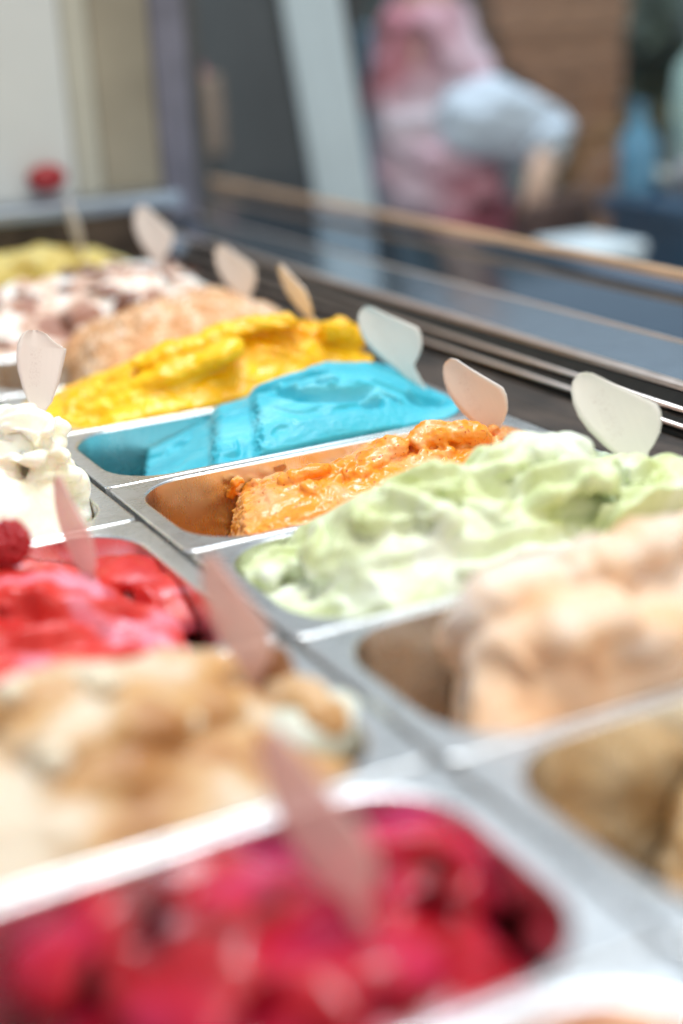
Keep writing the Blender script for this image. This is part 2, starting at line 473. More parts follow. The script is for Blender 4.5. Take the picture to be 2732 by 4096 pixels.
lpan('darkred', -0.653, -0.488, 'blurred steel pan of dark crimson gelato in the foreground')
lpan('peach', -0.818, -0.653, 'blurred steel pan of brown orange gelato at the bottom edge')

# ------------------------------------------------------------------ gelato bodies
def interp(pts, x):
    a = np.array(pts, float)
    return np.interp(x, a[:, 0], a[:, 1])

def catmull(pts, n):
    P_ = np.array(pts, float); m_ = len(P_)
    if m_ < 3:
        t = np.linspace(0, 1, n)[:, None]
        return P_[0] * (1 - t) + P_[-1] * t
    Q = np.vstack([2 * P_[0] - P_[1], P_, 2 * P_[-1] - P_[-2]])
    out_ = []
    for u in np.linspace(0, m_ - 1 - 1e-6, n):
        k = int(u); t = u - k
        a, b, c, d = Q[k], Q[k + 1], Q[k + 2], Q[k + 3]
        out_.append(0.5 * ((2 * b) + (c - a) * t + (2 * a - 5 * b + 4 * c - d) * t * t + (3 * b - a - 3 * c + d) * t ** 3))
    return np.array(out_)

def tube(V, F, pts, ra, rb, n=26, seg=14, taper=0.55, wob=None):
    c = catmull(pts, n); base = len(V)
    for k in range(n):
        t = c[min(k + 1, n - 1)] - c[max(k - 1, 0)]
        t = t / (np.linalg.norm(t) + 1e-9)
        side = np.cross(t, (0, 0, 1.0)); ln = np.linalg.norm(side)
        side = side / ln if ln > 0.15 else np.array((1.0, 0, 0))
        up = np.cross(side, t)
        e = min(k, n - 1 - k) / (n * 0.28)
        e = math.sqrt(max(0.02, 1 - (1 - min(1, e)) ** 2))
        sc = taper + (1 - taper) * e if 0 < k < n - 1 else 0.25
        w = 1 if wob is None else wob[k]
        for j in range(seg):
            a = 2 * math.pi * j / seg
            V.append(c[k] + side * ra * sc * w * math.cos(a) + up * rb * sc * w * math.sin(a))
    for k in range(n - 1):
        for j in range(seg):
            j2 = (j + 1) % seg
            F.append((base + k * seg + j, base + k * seg + j2, base + (k + 1) * seg + j2, base + (k + 1) * seg + j))
    F.append(tuple(base + j for j in range(seg - 1, -1, -1)))
    F.append(tuple(base + (n - 1) * seg + j for j in range(seg)))

def heightbase(V, F, xs, ys, Z, zb):
    nx, ny = len(xs), len(ys); b = len(V)
    for i in range(nx):
        for j in range(ny): V.append((xs[i], ys[j], Z[i, j]))
    for i in range(nx):
        for j in range(ny): V.append((xs[i], ys[j], zb))
    o = nx * ny
    for i in range(nx - 1):
        for j in range(ny - 1):
            a, c, d, e = b + i * ny + j, b + (i + 1) * ny + j, b + (i + 1) * ny + j + 1, b + i * ny + j + 1
            F.append((a, c, d, e)); F.append((a + o, e + o, d + o, c + o))
    for i in range(nx - 1):
        a, c = b + i * ny, b + (i + 1) * ny
        F.append((a, a + o, c + o, c))
        a, c = b + i * ny + ny - 1, b + (i + 1) * ny + ny - 1
        F.append((a, c, c + o, a + o))
    for j in range(ny - 1):
        a, c = b + j, b + j + 1
        F.append((a, c, c + o, a + o))
        a, c = b + (nx - 1) * ny + j, b + (nx - 1) * ny + j + 1
        F.append((a, a + o, c + o, c))

def polydist(px, py, pts):
    """distance and signed side to a polyline, arrays in mm"""
    best = np.full(len(px), 1e9); side = np.zeros(len(px)); end = np.ones(len(px))
    c = catmull(np.array([(a, b, 0) for a, b in pts], float), 24)
    for k in range(len(c) - 1):
        a, b = c[k, :2], c[k + 1, :2]
        d = b - a; L2 = d @ d + 1e-9
        t = np.clip(((px - a[0]) * d[0] + (py - a[1]) * d[1]) / L2, 0, 1)
        qx, qy = px - a[0] - t * d[0], py - a[1] - t * d[1]
        r = np.hypot(qx, qy)
        s = np.sign(d[0] * (py - a[1]) - d[1] * (px - a[0]))
        u = (k + t) / (len(c) - 1)
        mkk = r < best
        best = np.where(mkk, r, best); side = np.where(mkk, s, side)
        end = np.where(mkk, np.minimum(1, np.minimum(u, 1 - u) * 4), end)
    return best * side, end

def gelato(key, name, label, mat, ridge, ry, near, far, xl, xr, cut=0.0, seed=1, strokes=(), rnd=0, rndr=(10, 18), voxel=1.9, amp=(2.0, 0.6), fs=(26, 8), grooves=(), power=2.0, smooth=3, stretch=(1, 1, 1), zb=-100, rnddir=0.0, overhang=5.0, cat='gelato', skew=0.0, rgroove=0, rgd=(2, 4), rgw=(3, 6), ragged=()):
    rng = random.Random(seed)
    hx0, hx1, hy0, hy1 = [v * 1000 for v in PANS[key]]
    V = []; F = []
    ys = np.linspace(hy0 + 0.5, hy1 - 0.5, 40)
    xs = np.linspace(hx0 + 0.5 if cut == 0 or skew else xl, min(xr, hx1 - 0.5), 110)
    def hz(x, y):
        x = x - skew * (y - ry)
        r = interp(ridge, x); e = np.where(y < ry, interp(near, x), interp(far, x))
        v = np.where(y < ry, (ry - y) / (ry - hy0), (y - ry) / (hy1 - ry))
        return e + (r - e) * (1 - np.clip(np.abs(v), 0, 1) ** power)
    XX, YY = np.meshgrid(xs, ys, indexing='ij')
    heightbase(V, F, xs, ys, np.maximum(hz(XX, YY), zb + 6), zb)
    for pts, ra, rb in strokes:
        wob = [1 + 0.16 * math.sin(k * 0.7 + rng.random() * 1.2 + ra) for k in range(26)]
        tube(V, F, pts, ra, rb, wob=wob)
    for k in range(rnd):
        y = rng.uniform(hy0 + 16, hy1 - 14); x = rng.uniform(max(xs[0], xl) + 8 + (skew * (y - ry) if skew else 0), xs[-1] - 14)
        a = rnddir + rng.uniform(-0.7, 0.7); L = rng.uniform(22, 48); cv = rng.uniform(-0.5, 0.5)
        ra = rng.uniform(*rndr); rb = ra * rng.uniform(0.42, 0.66)
        pp = []
        for t in (-1, -0.4, 0.3, 1):
            qx = x + L * t * math.cos(a + cv * t); qy = y + L * t * math.sin(a + cv * t)
            qx = min(max(qx, max(xs[0], xl + (skew * (qy - ry) if skew else 0)) + 3), xs[-1] - 8); qy = min(max(qy, hy0 + 8), hy1 - 8)
            pp.append((qx, qy, float(hz(np.array([qx]), np.array([qy]))[0]) - rb * (0.35 if abs(t) < 0.7 else 0.85)))
        tube(V, F, pp, ra, rb)
    me = mesh_from('raw', [tuple(np.array(v) * MM) for v in V], F)
    tmp = bpy.data.objects.new('raw', me); COL.objects.link(tmp)
    md = tmp.modifiers.new('r', 'REMESH'); md.mode = 'VOXEL'; md.voxel_size = voxel * MM; md.adaptivity = 0.0
    ms = tmp.modifiers.new('s', 'SMOOTH'); ms.factor = 0.5; ms.iterations = smooth
    dg = bpy.context.evaluated_depsgraph_get(); dg.update()
    ev = tmp.evaluated_get(dg)
    res = bpy.data.meshes.new_from_object(ev)
    bpy.data.objects.remove(tmp, do_unlink=True); bpy.data.meshes.remove(me)
    n = len(res.vertices)
    co = np.empty(n * 3); res.vertices.foreach_get('co', co); co = co.reshape(-1, 3) * 1000
    nm = np.empty(n * 3); res.vertices.foreach_get('normal', nm); nm = nm.reshape(-1, 3)
    q = co / np.array(stretch)
    wv = np.stack([vnoise(q / 30 + 5, seed + 50), vnoise(q / 30 + 9, seed + 51), vnoise(q / 30 + 13, seed + 52)], 1) * 9
    d = amp[0] * fbm((q + wv) / fs[0], seed, 3) + amp[1] * fbm((q + wv) / fs[1], seed + 9, 3)
    co = co + nm * d[:, None]
    grooves = list(grooves)
    for k in range(rgroove):
        x = rng.uniform(max(xl, hx0) + 25, hx1 - 15); y = rng.uniform(hy0 + 8, hy1 - 10); a = rnddir + rng.uniform(-0.9, 0.9); L = rng.uniform(10, 36); cv = rng.uniform(-0.6, 0.6)
        grooves.append(([(x + L * t * math.cos(a + cv * t), y + L * t * math.sin(a + cv * t)) for t in (-1, 0, 1)], rng.uniform(*rgd), rng.uniform(*rgw)))
    for pts, dep, w in grooves:
        sd, end = polydist(co[:, 0], co[:, 1], pts)
        prof = np.where(sd < 0, np.exp(-(sd / (w * 1.5)) ** 2), np.exp(-(sd / (w * 0.30)) ** 2))
        lip = np.where(sd > 0, np.exp(-((sd - w * 0.8) / (w * 0.6)) ** 2), 0)
        top = np.clip(nm[:, 2] + 0.3, 0, 1)
        co[:, 2] += (-dep * prof + 0.35 * dep * lip) * end * top
    for xf, wd, am in ragged:
        f_ = co[:, 0] - skew * (co[:, 1] - ry) - xf
        rag = fbm(co / np.array((3.0, 4.5, 3.0)), seed + 33, 3) + 0.8 * np.sign(np.sin(co[:, 1] / 1.9 + 2 * vnoise(co / 9, seed + 3))) * 0.4
        co += nm * (np.exp(-(f_ / wd) ** 2) * am * rag)[:, None]
    # keep it inside the pan below the rim and let it bulge a little above
    R0 = HOLE['r'] * 1000
    cx, cy = (hx0 + hx1) / 2, (hy0 + hy1) / 2
    depth = np.clip(-co[:, 2] - 4, 0, 120)
    inset = np.where(co[:, 2] > 1.5, -overhang * np.clip((co[:, 2] - 1.5) / 12, 0, 1), 0.7 + depth * 0.075)
    ax, ay = (hx1 - hx0) / 2 - inset, (hy1 - hy0) / 2 - inset
    rr = np.clip(R0 - inset, 8, None)
    dx, dy = np.abs(co[:, 0] - cx), np.abs(co[:, 1] - cy)
    sx, sy = np.sign(co[:, 0] - cx), np.sign(co[:, 1] - cy)
    ex, ey = dx - (ax - rr), dy - (ay - rr)
    corner = (ex > 0) & (ey > 0)
    ln = np.hypot(np.maximum(ex, 1e-6), np.maximum(ey, 1e-6))
    k = np.where(ln > rr, rr / ln, 1)
    ndx = np.where(corner, (ax - rr) + ex * k, np.minimum(dx, ax))
    ndy = np.where(corner, (ay - rr) + ey * k, np.minimum(dy, ay))
    co[:, 0] = cx + sx * ndx; co[:, 1] = cy + sy * ndy
    res.vertices.foreach_set('co', (co * MM).ravel()); res.update()
    res.materials.clear()
    o = link(name, res, mat)
    tag(o, label, cat, 'gelato flavours in the pans')
    return o

# colours
M_BLUE = gelato_mat('gelato_blue', [(0.30, (0.02, 0.38, 0.50)), (0.50, (0.06, 0.50, 0.62)), (0.70, (0.22, 0.63, 0.72))], 0.38, 16, 0.10, (0.002, 0.004, 0.005), 0.35, 0.4, stretch=(0.3, 1, 1))
M_ORANGE = gelato_mat('gelato_orange', [(0.30, (0.86, 0.24, 0.012)), (0.50, (0.92, 0.34, 0.035)), (0.64, (0.92, 0.46, 0.20))], 0.20, 26, 0.35, (0.008, 0.004, 0.001), 0.2, 0.22, speck=((0.62, 0.13, 0.02), 0.66, 260), fscale=700)
M_GREEN = gelato_mat('gelato_green', [(0.30, (0.55, 0.61, 0.24)), (0.48, (0.67, 0.73, 0.44)), (0.64, (0.78, 0.82, 0.68))], 0.42, 18, 0.22, (0.004, 0.005, 0.002), 0.25, 0.25, speck=((0.36, 0.40, 0.12), 0.70, 300))
M_YELLOW = gelato_mat('gelato_yellow', [(0.30, (0.90, 0.42, 0.002)), (0.55, (0.96, 0.55, 0.006)), (0.75, (0.97, 0.62, 0.04))], 0.34, 26, 0.4, (0.010, 0.006, 0.001), 0.12, 0.15)
M_CREAM = gelato_mat('gelato_cream', [(0.30, (0.92, 0.84, 0.62)), (0.52, (0.95, 0.91, 0.78)), (0.72, (0.96, 0.95, 0.88))], 0.28, 20, 0.6, (0.012, 0.008, 0.004), 0.06, 0.10)
M_CARAMEL = gelato_mat('gelato_caramel', [(0.34, (0.66, 0.32, 0.13)), (0.52, (0.82, 0.52, 0.30)), (0.66, (0.88, 0.72, 0.58))], 0.55, 34, 0.3, (0.006, 0.004, 0.002), 0.5, 0.8, speck=((0.60, 0.26, 0.08), 0.60, 160))
M_STRAC = gelato_mat('gelato_flaked', [(0.42, (0.36, 0.16, 0.10)), (0.50, (0.80, 0.56, 0.42)), (0.57, (0.93, 0.88, 0.82))], 0.45, 20, 0.3, (0.006, 0.004, 0.003), 0.3, 0.5)
M_OLIVE = gelato_mat('gelato_golden', [(0.35, (0.50, 0.36, 0.06)), (0.55, (0.70, 0.54, 0.16)), (0.72, (0.62, 0.62, 0.34))], 0.5, 24, 0.3, (0.005, 0.004, 0.002), 0.4, 0.6)
M_TAN = gelato_mat('gelato_tan', [(0.32, (0.80, 0.44, 0.22)), (0.48, (0.84, 0.58, 0.38)), (0.66, (0.82, 0.71, 0.62))], 0.5, 14, 0.35, (0.007, 0.005, 0.003), 0.3, 0.3)
M_RED = gelato_mat('gelato_red', [(0.36, (0.52, 0.010, 0.008)), (0.50, (0.70, 0.045, 0.032)), (0.61, (0.76, 0.28, 0.37))], 0.34, 14, 0.3, (0.008, 0.002, 0.002), 0.12, 0.1)
M_BEIGE = gelato_mat('gelato_beige', [(0.34, (0.42, 0.18, 0.05)), (0.47, (0.62, 0.36, 0.15)), (0.60, (0.72, 0.60, 0.45))], 0.4, 17, 0.35, (0.007, 0.005, 0.003), 0.3, 0.4)
M_DARKRED = gelato_mat('gelato_crimson', [(0.34, (0.10, 0.0, 0.004)), (0.48, (0.50, 0.008, 0.018)), (0.66, (0.60, 0.035, 0.15))], 0.20, 16, 0.3, (0.007, 0.001, 0.002), 0.12, 0.1)
M_VAN = gelato_mat('gelato_vanilla', [(0.36, (0.72, 0.40, 0.15)), (0.52, (0.80, 0.54, 0.27)), (0.66, (0.78, 0.70, 0.54))], 0.45, 22, 0.3, (0.006, 0.005, 0.003), 0.3, 0.5)
M_PEACH = gelato_mat('gelato_brown_orange', [(0.40, (0.24, 0.06, 0.025)), (0.50, (0.62, 0.24, 0.10)), (0.62, (0.74, 0.48, 0.33))], 0.4, 12, 0.3, (0.006, 0.004, 0.003), 0.3, 0.4)

S = STROKES
gelato('blue', 'blue_gelato', 'glossy turquoise blue gelato with spatula slashes', M_BLUE,
       [(40, -96), (58, -96), (63, -44), (66, -22), (112, -6), (126, 0), (132, 11), (138, 15), (164, 16), (168, 19), (174, 27), (192, 32), (245, 39), (284, 34), (320, 20), (345, 4)], 95,
       [(40, -96), (58, -96), (63, -44), (68, -30), (124, -14), (134, -4), (164, -6), (174, 2), (250, 3), (345, 0)],
       [(40, -96), (58, -96), (63, -44), (66, -24), (124, -8), (134, 4), (166, 8), (176, 14), (245, 22), (320, 6), (345, 0)], 58, 345, cut=1, seed=3, skew=0.42,
       voxel=1.3, amp=(1.0, 0.3), fs=(40, 9), grooves=GROOVES['blue'], power=2.2, smooth=2, rgroove=16, rgd=(1.5, 3.5), rgw=(2.5, 5), ragged=((65, 4, 1.6), (131, 4, 0.9), (171, 5, 1.5), (300, 40, 0.25)))
gelato('orange', 'orange_gelato', 'wet rough orange gelato in the half empty pan', M_ORANGE,
       [(-60, -96), (58, -96), (66, -60), (71, -26), (80, -8), (104, 0), (124, 3), (154, 5), (188, 8), (219, 12), (247, 12), (279, 8), (312, -4), (344, -14)], -78,
       [(-60, -96), (58, -96), (66, -60), (76, -26), (120, -14), (200, -8), (344, -16)], [(-60, -96), (58, -96), (66, -60), (82, -22), (150, -16), (250, -8), (344, -16)], 84, 344, cut=1, seed=8, skew=0.4, ragged=((74, 12, 1.3),),
       strokes=S['orange'], rgroove=12, rgd=(1.5, 3.5), rgw=(2.5, 5), rnd=14, rndr=(6, 12), voxel=1.3, amp=(1.8, 1.1), fs=(20, 6), power=1.8, smooth=2)
gelato('green', 'green_gelato', 'pale pistachio green gelato folded into a tall heap', M_GREEN,
       [(18, -16), (50, -14), (62, -6), (74, 18), (104, 32), (127, 40), (180, 43), (240, 44), (300, 32), (344, 14)], -240,
       [(18, -18), (60, -14), (120, -6), (344, 0)], [(18, -20), (60, -12), (80, 4), (140, 14), (250, 14), (344, 0)], 18, 344, seed=12,
       strokes=S['green'], grooves=GROOVES['green'], rgroove=16, rgd=(3, 6), rgw=(4, 8), voxel=1.8, amp=(1.5, 0.4), fs=(30, 10), power=2.0, smooth=4)
gelato('yellow', 'yellow_gelato', 'bright yellow mango gelato heaped unevenly in its pan', M_YELLOW,
       [(18, -6), (31, 0), (70, 8), (106, 24), (133, 34), (173, 40), (224, 48), (270, 50), (299, 46), (327, 38), (344, 24)], 250,
       [(18, -8), (100, 2), (344, 4)], [(18, -10), (100, 8), (250, 20), (344, 6)], 18, 344, seed=21,
       strokes=S['yellow'], rnd=7, rndr=(8, 14), rgroove=18, rgd=(3, 6), rgw=(4, 7), voxel=2.0, amp=(2.4, 0.8), fs=(24, 9), power=2.0)
gelato('caramel', 'caramel_gelato', 'tan caramel gelato mound sprinkled with brown crumbs', M_CARAMEL,
       [(98, -40), (106, -2), (123, 20), (159, 44), (224, 58), (275, 62), (310, 44), (344, 20)], 415,
       [(98, -40), (110, -10), (200, 6), (344, 4)], [(98, -40), (120, 4), (250, 24), (344, 6)], 98, 344, cut=1, seed=31,
       voxel=2.3, amp=(2.4, 1.2), fs=(26, 8), rnd=4, rndr=(10, 16))
gelato('strac', 'flaked_gelato', 'white gelato streaked with brown chocolate flakes', M_STRAC,
       [(18, 20), (60, 36), (120, 44), (200, 52), (250, 58), (300, 50), (325, 36), (344, 10)], 640,
       [(18, -4), (200, 4), (344, 2)], [(18, 10), (250, 28), (344, 6)], 18, 344, seed=41,
       voxel=2.6, amp=(3.0, 1.6), fs=(26, 10), rnd=22, rndr=(10, 17))
gelato('olive', 'golden_gelato', 'golden yellow gelato at the far end of the case', M_OLIVE,
       [(18, 44), (120, 60), (200, 64), (280, 50), (344, 10)], 830,
       [(18, 0), (344, 2)], [(18, 4), (344, 0)], 18, 344, seed=51, voxel=3.0, amp=(3.0, 1.6), fs=(26, 10), rnd=8)
gelato('tan', 'peach_tan_gelato', 'soft peach tan gelato mound cut off at its left end', M_TAN,
       [(-60, -96), (48, -96), (56, -50), (60, -18), (66, 10), (82, 26), (110, 36), (144, 38), (175, 42), (230, 50), (344, 20)], -410,
       [(-60, -96), (48, -96), (56, -50), (62, -22), (100, -8), (344, 0)], [(-60, -96), (48, -96), (56, -50), (66, -6), (120, 14), (250, 20), (344, 4)], 46, 344, cut=1, seed=61,
       strokes=S['tan'], voxel=2.2, amp=(1.6, 0.4), fs=(40, 12), smooth=8, skew=0.6, rgroove=8, rgd=(3, 5), rgw=(5, 9))
gelato('vanilla', 'vanilla_gelato', 'leftover dull vanilla gelato in the pan at the right edge', M_VAN,
       [(-60, -96), (84, -96), (92, -50), (100, -32), (130, -20), (200, -8), (344, -10)], -575,
       [(-60, -96), (84, -96), (92, -60), (126, -32), (344, -16)], [(-60, -96), (84, -96), (92, -60), (126, -32), (344, -16)], 100, 344, cut=1, seed=71, voxel=2.6, amp=(4, 2), fs=(20, 9), skew=0.45, rnd=7, rndr=(6, 10))
gelato('front', 'pale_gelato', 'pale blurred gelato in the bottom right corner', M_TAN,
       [(18, -20), (344, -10)], -742, [(18, -24), (344, -20)], [(18, -24), (344, -20)], 18, 344, seed=75, voxel=4.0, amp=(3, 1), rnd=5)
gelato('cream', 'cream_gelato', 'glossy white cream gelato piled in swirled ribbons', M_CREAM,
       [(-350, 10), (-250, 40), (-120, 58), (-75, 52), (-50, 40), (-38, 14), (-26, -16)], 8,
       [(-350, -6), (-80, -4), (-24, -20)], [(-350, -6), (-80, 6), (-24, -14)], -350, -25, seed=81,
       strokes=S['cream'], rgroove=8, rgd=(1.5, 3), rgw=(3, 5), grooves=GROOVES['cream'], voxel=1.3, amp=(0.8, 0.2), fs=(28, 11), smooth=4, overhang=7)
gelato('red', 'red_gelato', 'bright red raspberry gelato with pink frosty folds', M_RED,
       [(-350, 8), (-180, 8), (-100, 2), (-60, -10), (-35, -24), (-24, -48)], -190,
       [(-350, -4), (-80, -10), (-40, -24), (-24, -48)], [(-350, -4), (-90, -8), (-60, -20), (-24, -48)], -350, -26, seed=91,
       strokes=S['red'], voxel=2.0, amp=(2.2, 0.4), fs=(34, 10), grooves=GROOVES['red'], smooth=6)
gelato('beige', 'beige_gelato', 'creamy beige hazelnut gelato heaped in its pan', M_BEIGE,
       [(-350, 22), (-180, 24), (-125, 21), (-80, 14), (-55, 6), (-40, -4), (-26, -16)], -392,
       [(-350, -8), (-100, -6), (-24, -20)], [(-350, 4), (-90, 2), (-50, -2), (-24, -16)], -350, -26, seed=101,
       strokes=S['beige'], voxel=2.6, amp=(2.0, 0.5), fs=(34, 12), smooth=8)
gelato('darkred', 'crimson_gelato', 'wet dark crimson berry gelato in the foreground', M_DARKRED,
       [(-350, -80), (-225, -70), (-200, -40), (-180, -24), (-100, -22), (-50, -26), (-26, -40)], -560,
       [(-350, -80), (-225, -74), (-190, -42), (-26, -40)], [(-350, -80), (-225, -66), (-180, -30), (-26, -40)], -350, -26, seed=111,
       strokes=S['darkred'], voxel=2.2, amp=(3.4, 0.5), fs=(44, 14), smooth=8, grooves=GROOVES['darkred'], rgroove=4, rgd=(5, 8), rgw=(7, 11))
gelato('peach', 'brown_orange_gelato', 'blurred brown orange gelato at the bottom edge', M_PEACH,
       [(-350, 22), (-60, 18), (-26, 4)], -725, [(-350, -4), (-26, -10)], [(-350, 4), (-26, -4)], -350, -26, seed=121, voxel=3.5, amp=(4, 2), rnd=8)

# ------------------------------------------------------------------ spatulas
LEFT = [(-42, -6.5), (3, -7), (10, -10), (24, -17), (38, -22), (50, -24), (60, -23.3), (68.4, -20.5), (73.5, -17), (75.6, -13.5), (76.5, -9.5)]
RGT = [(-42, 6.5), (2, 7), (6, 9.5), (9, 15), (15, 22.5), (21, 26.5), (27, 29), (33, 29.3), (36, 27.6), (47.8, 18), (60, 8), (72.9, -1.8), (75.6, -5.5), (76.5, -8.5)]
RGT_NOTCH = [(-42, 6.5), (2, 7), (7, 9.5), (12, 13), (30, 18), (45, 21), (58, 23.5), (62, 24), (64, 19), (66.5, 14), (69.5, 9.5), (73.5, 5), (75.6, 0), (76.5, -5)]
def spatula_mesh(RG, bend=5.0, cup=2.2, th=1.7):
    rows = np.unique(np.concatenate([np.linspace(-42, 0, 5), np.linspace(2, 76.5, 44), np.array(RG)[:, 0], np.array(LEFT)[:, 0]])); cols = 11
    v = []; f = []
    la, ra_ = np.array(LEFT), np.array(RG)
    for sgn in (1, -1):
        for a in rows:
            b0 = np.interp(a, la[:, 0], la[:, 1]); b1 = np.interp(a, ra_[:, 0], ra_[:, 1])
            for k in range(cols):
                t = k / (cols - 1); b = b0 + (b1 - b0) * t
                c = bend * (max(a, 0) / 76) ** 2 - cup * (2 * t - 1) ** 2 * min(1, max(0, a) / 30)
                v.append((b * MM, (c + sgn * th / 2) * MM, a * MM))
    n = len(rows); N = n * cols
    for i in range(n - 1):
        for k in range(cols - 1):
            q = (i * cols + k, i * cols + k + 1, (i + 1) * cols + k + 1, (i + 1) * cols + k)
            f.append(q[::-1]); f.append(tuple(x + N for x in q))
    ring = [k for k in range(cols)] + [i * cols + cols - 1 for i in range(1, n)] + [(n - 1) * cols + k for k in range(cols - 2, -1, -1)] + [i * cols for i in range(n - 2, 0, -1)]
    for i in range(len(ring)):
        a, b = ring[i], ring[(i + 1) % len(ring)]
        f.append((a, b, b + N, a + N))
    me = mesh_from('spatula', v, f)
    bm = bmesh.new(); bm.from_mesh(me); bmesh.ops.recalc_face_normals(bm, faces=list(bm.faces)); bm.to_mesh(me); bm.free()
    return me

def spatula_mat(name, col, trans, clear):
    mt, nt, p, out = newmat(name)
    v = coords(nt, (120, 120, 10))
    g = noise(nt, v, 2.0, 4, 0.6)
    c = ramp(nt, g, [(0.3, tuple(x * 0.97 for x in col)), (0.7, col)])
    # faint worn scuffs in the middle of the blade
    tc = nt.nodes.new('ShaderNodeTexCoord'); sp = nt.nodes.new('ShaderNodeSeparateXYZ'); nt.links.new(tc.outputs['Object'], sp.inputs[0])
    mk = []
    for ax_, c0, hw in (('X', -0.005, 0.006), ('Z', 0.042, 0.018)):
        d_ = nt.nodes.new('ShaderNodeMath'); d_.operation = 'COMPARE'; nt.links.new(sp.outputs[ax_], d_.inputs[0]); d_.inputs[1].default_value = c0; d_.inputs[2].default_value = hw; mk.append(d_.outputs[0])
    scf = ramp(nt, noise(nt, coords(nt, (900, 1, 380)), 1.0, 2, 0.6), [(0.54, 0.0), (0.62, 0.22)])
    m1 = nt.nodes.new('ShaderNodeMath'); m1.operation = 'MULTIPLY'; nt.links.new(mk[0], m1.inputs[0]); nt.links.new(mk[1], m1.inputs[1])
    m2 = nt.nodes.new('ShaderNodeMath'); m2.operation = 'MULTIPLY'; nt.links.new(m1.outputs[0], m2.inputs[0]); nt.links.new(scf, m2.inputs[1])
    mc = nt.nodes.new('ShaderNodeMix'); mc.data_type = 'RGBA'; nt.links.new(m2.outputs[0], mc.inputs[0]); nt.links.new(c, mc.inputs[6]); mc.inputs[7].default_value = (0.45, 0.32, 0.28, 1)
    c = mc.outputs[2]
    p.inputs['Roughness'].default_value = 0.28
    nt.links.new(c, p.inputs['Base Color'])
    nt.links.new(bump(nt, g, 0.08, 0.0006), p.inputs['Normal'])
    t = nt.nodes.new('ShaderNodeBsdfTranslucent'); nt.links.new(c, t.inputs[0])
    mxs = nt.nodes.new('ShaderNodeMixShader'); mxs.inputs[0].default_value = trans
    nt.links.new(p.outputs[0], mxs.inputs[1]); nt.links.new(t.outputs[0], mxs.inputs[2])
    tp = nt.nodes.new('ShaderNodeBsdfTransparent'); tp.inputs[0].default_value = (*[min(1, x * 1.08) for x in col], 1)
    m3 = nt.nodes.new('ShaderNodeMixShader'); m3.inputs[0].default_value = clear
    nt.links.new(mxs.outputs[0], m3.inputs[1]); nt.links.new(tp.outputs[0], m3.inputs[2])
    nt.links.new(m3.outputs[0], out.inputs[0])
    return mt
SP_WOOD = spatula_mat('spatula_rosy', (0.97, 0.89, 0.83), 0.16, 0.03)
SP_CLEAR = spatula_mat('spatula_milky', (0.97, 0.95, 0.90), 0.22, 0.10)
SP_PINK = spatula_mat('spatula_pink', (0.95, 0.75, 0.69), 0.35, 0.32)
SP_ORANGE = spatula_mat('spatula_orange', (0.97, 0.88, 0.80), 0.25, 0.03)
SP_MESH = {}
def spatula(base, lean_side, lean_away, yaw, scale, mat, label, mirror=False, RG=RGT):
    """lean_side: degrees towards the picture's right, lean_away: degrees away from the camera, yaw about its own axis"""
    key = mat.name + str(len(RG)) + str(RG is RGT)
    if key not in SP_MESH:
        SP_MESH[key] = spatula_mesh(RG)
    o = link('gelato_spatula', SP_MESH[key], mat)
    right = Vector((RIGHT.x, RIGHT.y, 0)).normalized(); away = Vector((FWD.x, FWD.y, 0)).normalized(); up = Vector((0, 0, 1))
    A = (up + right * math.tan(math.radians(lean_side)) + away * math.tan(math.radians(lean_away))).normalized()
    B = (right - A * right.dot(A)).normalized()
    N = A.cross(B)
    R_ = Matrix((B, N, A)).transposed().to_4x4()
    R_ = R_ @ Matrix.Rotation(math.radians(yaw), 4, 'Z')
    sc = Matrix.Diagonal((-scale if mirror else scale, scale, scale, 1))
    o.matrix_world = Matrix.Translation(Vector(base) * MM) @ R_ @ sc
    tag(o, label, 'spatula', 'flavour spatulas stuck in the gelato')
    return o
spatula((-43, 8, 65), 8, 16, 34, 0.80, SP_WOOD, 'rosy spatula with a notched tip standing in the white cream gelato', RG=RGT_NOTCH)
spatula((322, 88, 22), -27, 16, -20, 0.95, SP_CLEAR, 'milky white spatula standing in the blue gelato')
spatula((309, -72, 4), -26, 16, -40, 0.95, SP_WOOD, 'rosy spatula smeared with orange at its foot in the orange gelato')
spatula((311, -250, 24), -24, 16, 0, 1.0, SP_CLEAR, 'large milky spatula standing in the pale green gelato')
spatula((284, 610, 60), -10, 16, -25, 0.95, SP_WOOD, 'pale blurred spatula standing in the chocolate flaked gelato')
spatula((316, 430, 38), -20, 16, -35, 0.9, SP_WOOD, 'pale blurred spatula standing in the caramel crumb gelato')
spatula((312, 262, 44), -28, 16, -68, 0.85, SP_ORANGE, 'pale blurred spatula seen nearly edge on in the yellow gelato')
spatula((250, 800, 55), -14, 16, -68, 0.95, SP_WOOD, 'narrow blurred spatula standing in the farthest golden gelato')
spatula((-69, -172, -4), -14, 16, -58, 0.95, SP_PINK, 'blurred spatula seen edge on in the red gelato')
spatula((-43, -372, 2), -16, 16, -50, 0.95, SP_PINK, 'blurred reddish spatula at the right end of the beige gelato')
spatula((-86, -560, -14), -20, 16, -50, 1.1, SP_PINK, 'blurred pink spatula rising from the dark crimson gelato')
spatula((92, -615, -25), 4, 16, -40, 0.9, SP_PINK, 'blurred pink spatula at the right edge of the picture')

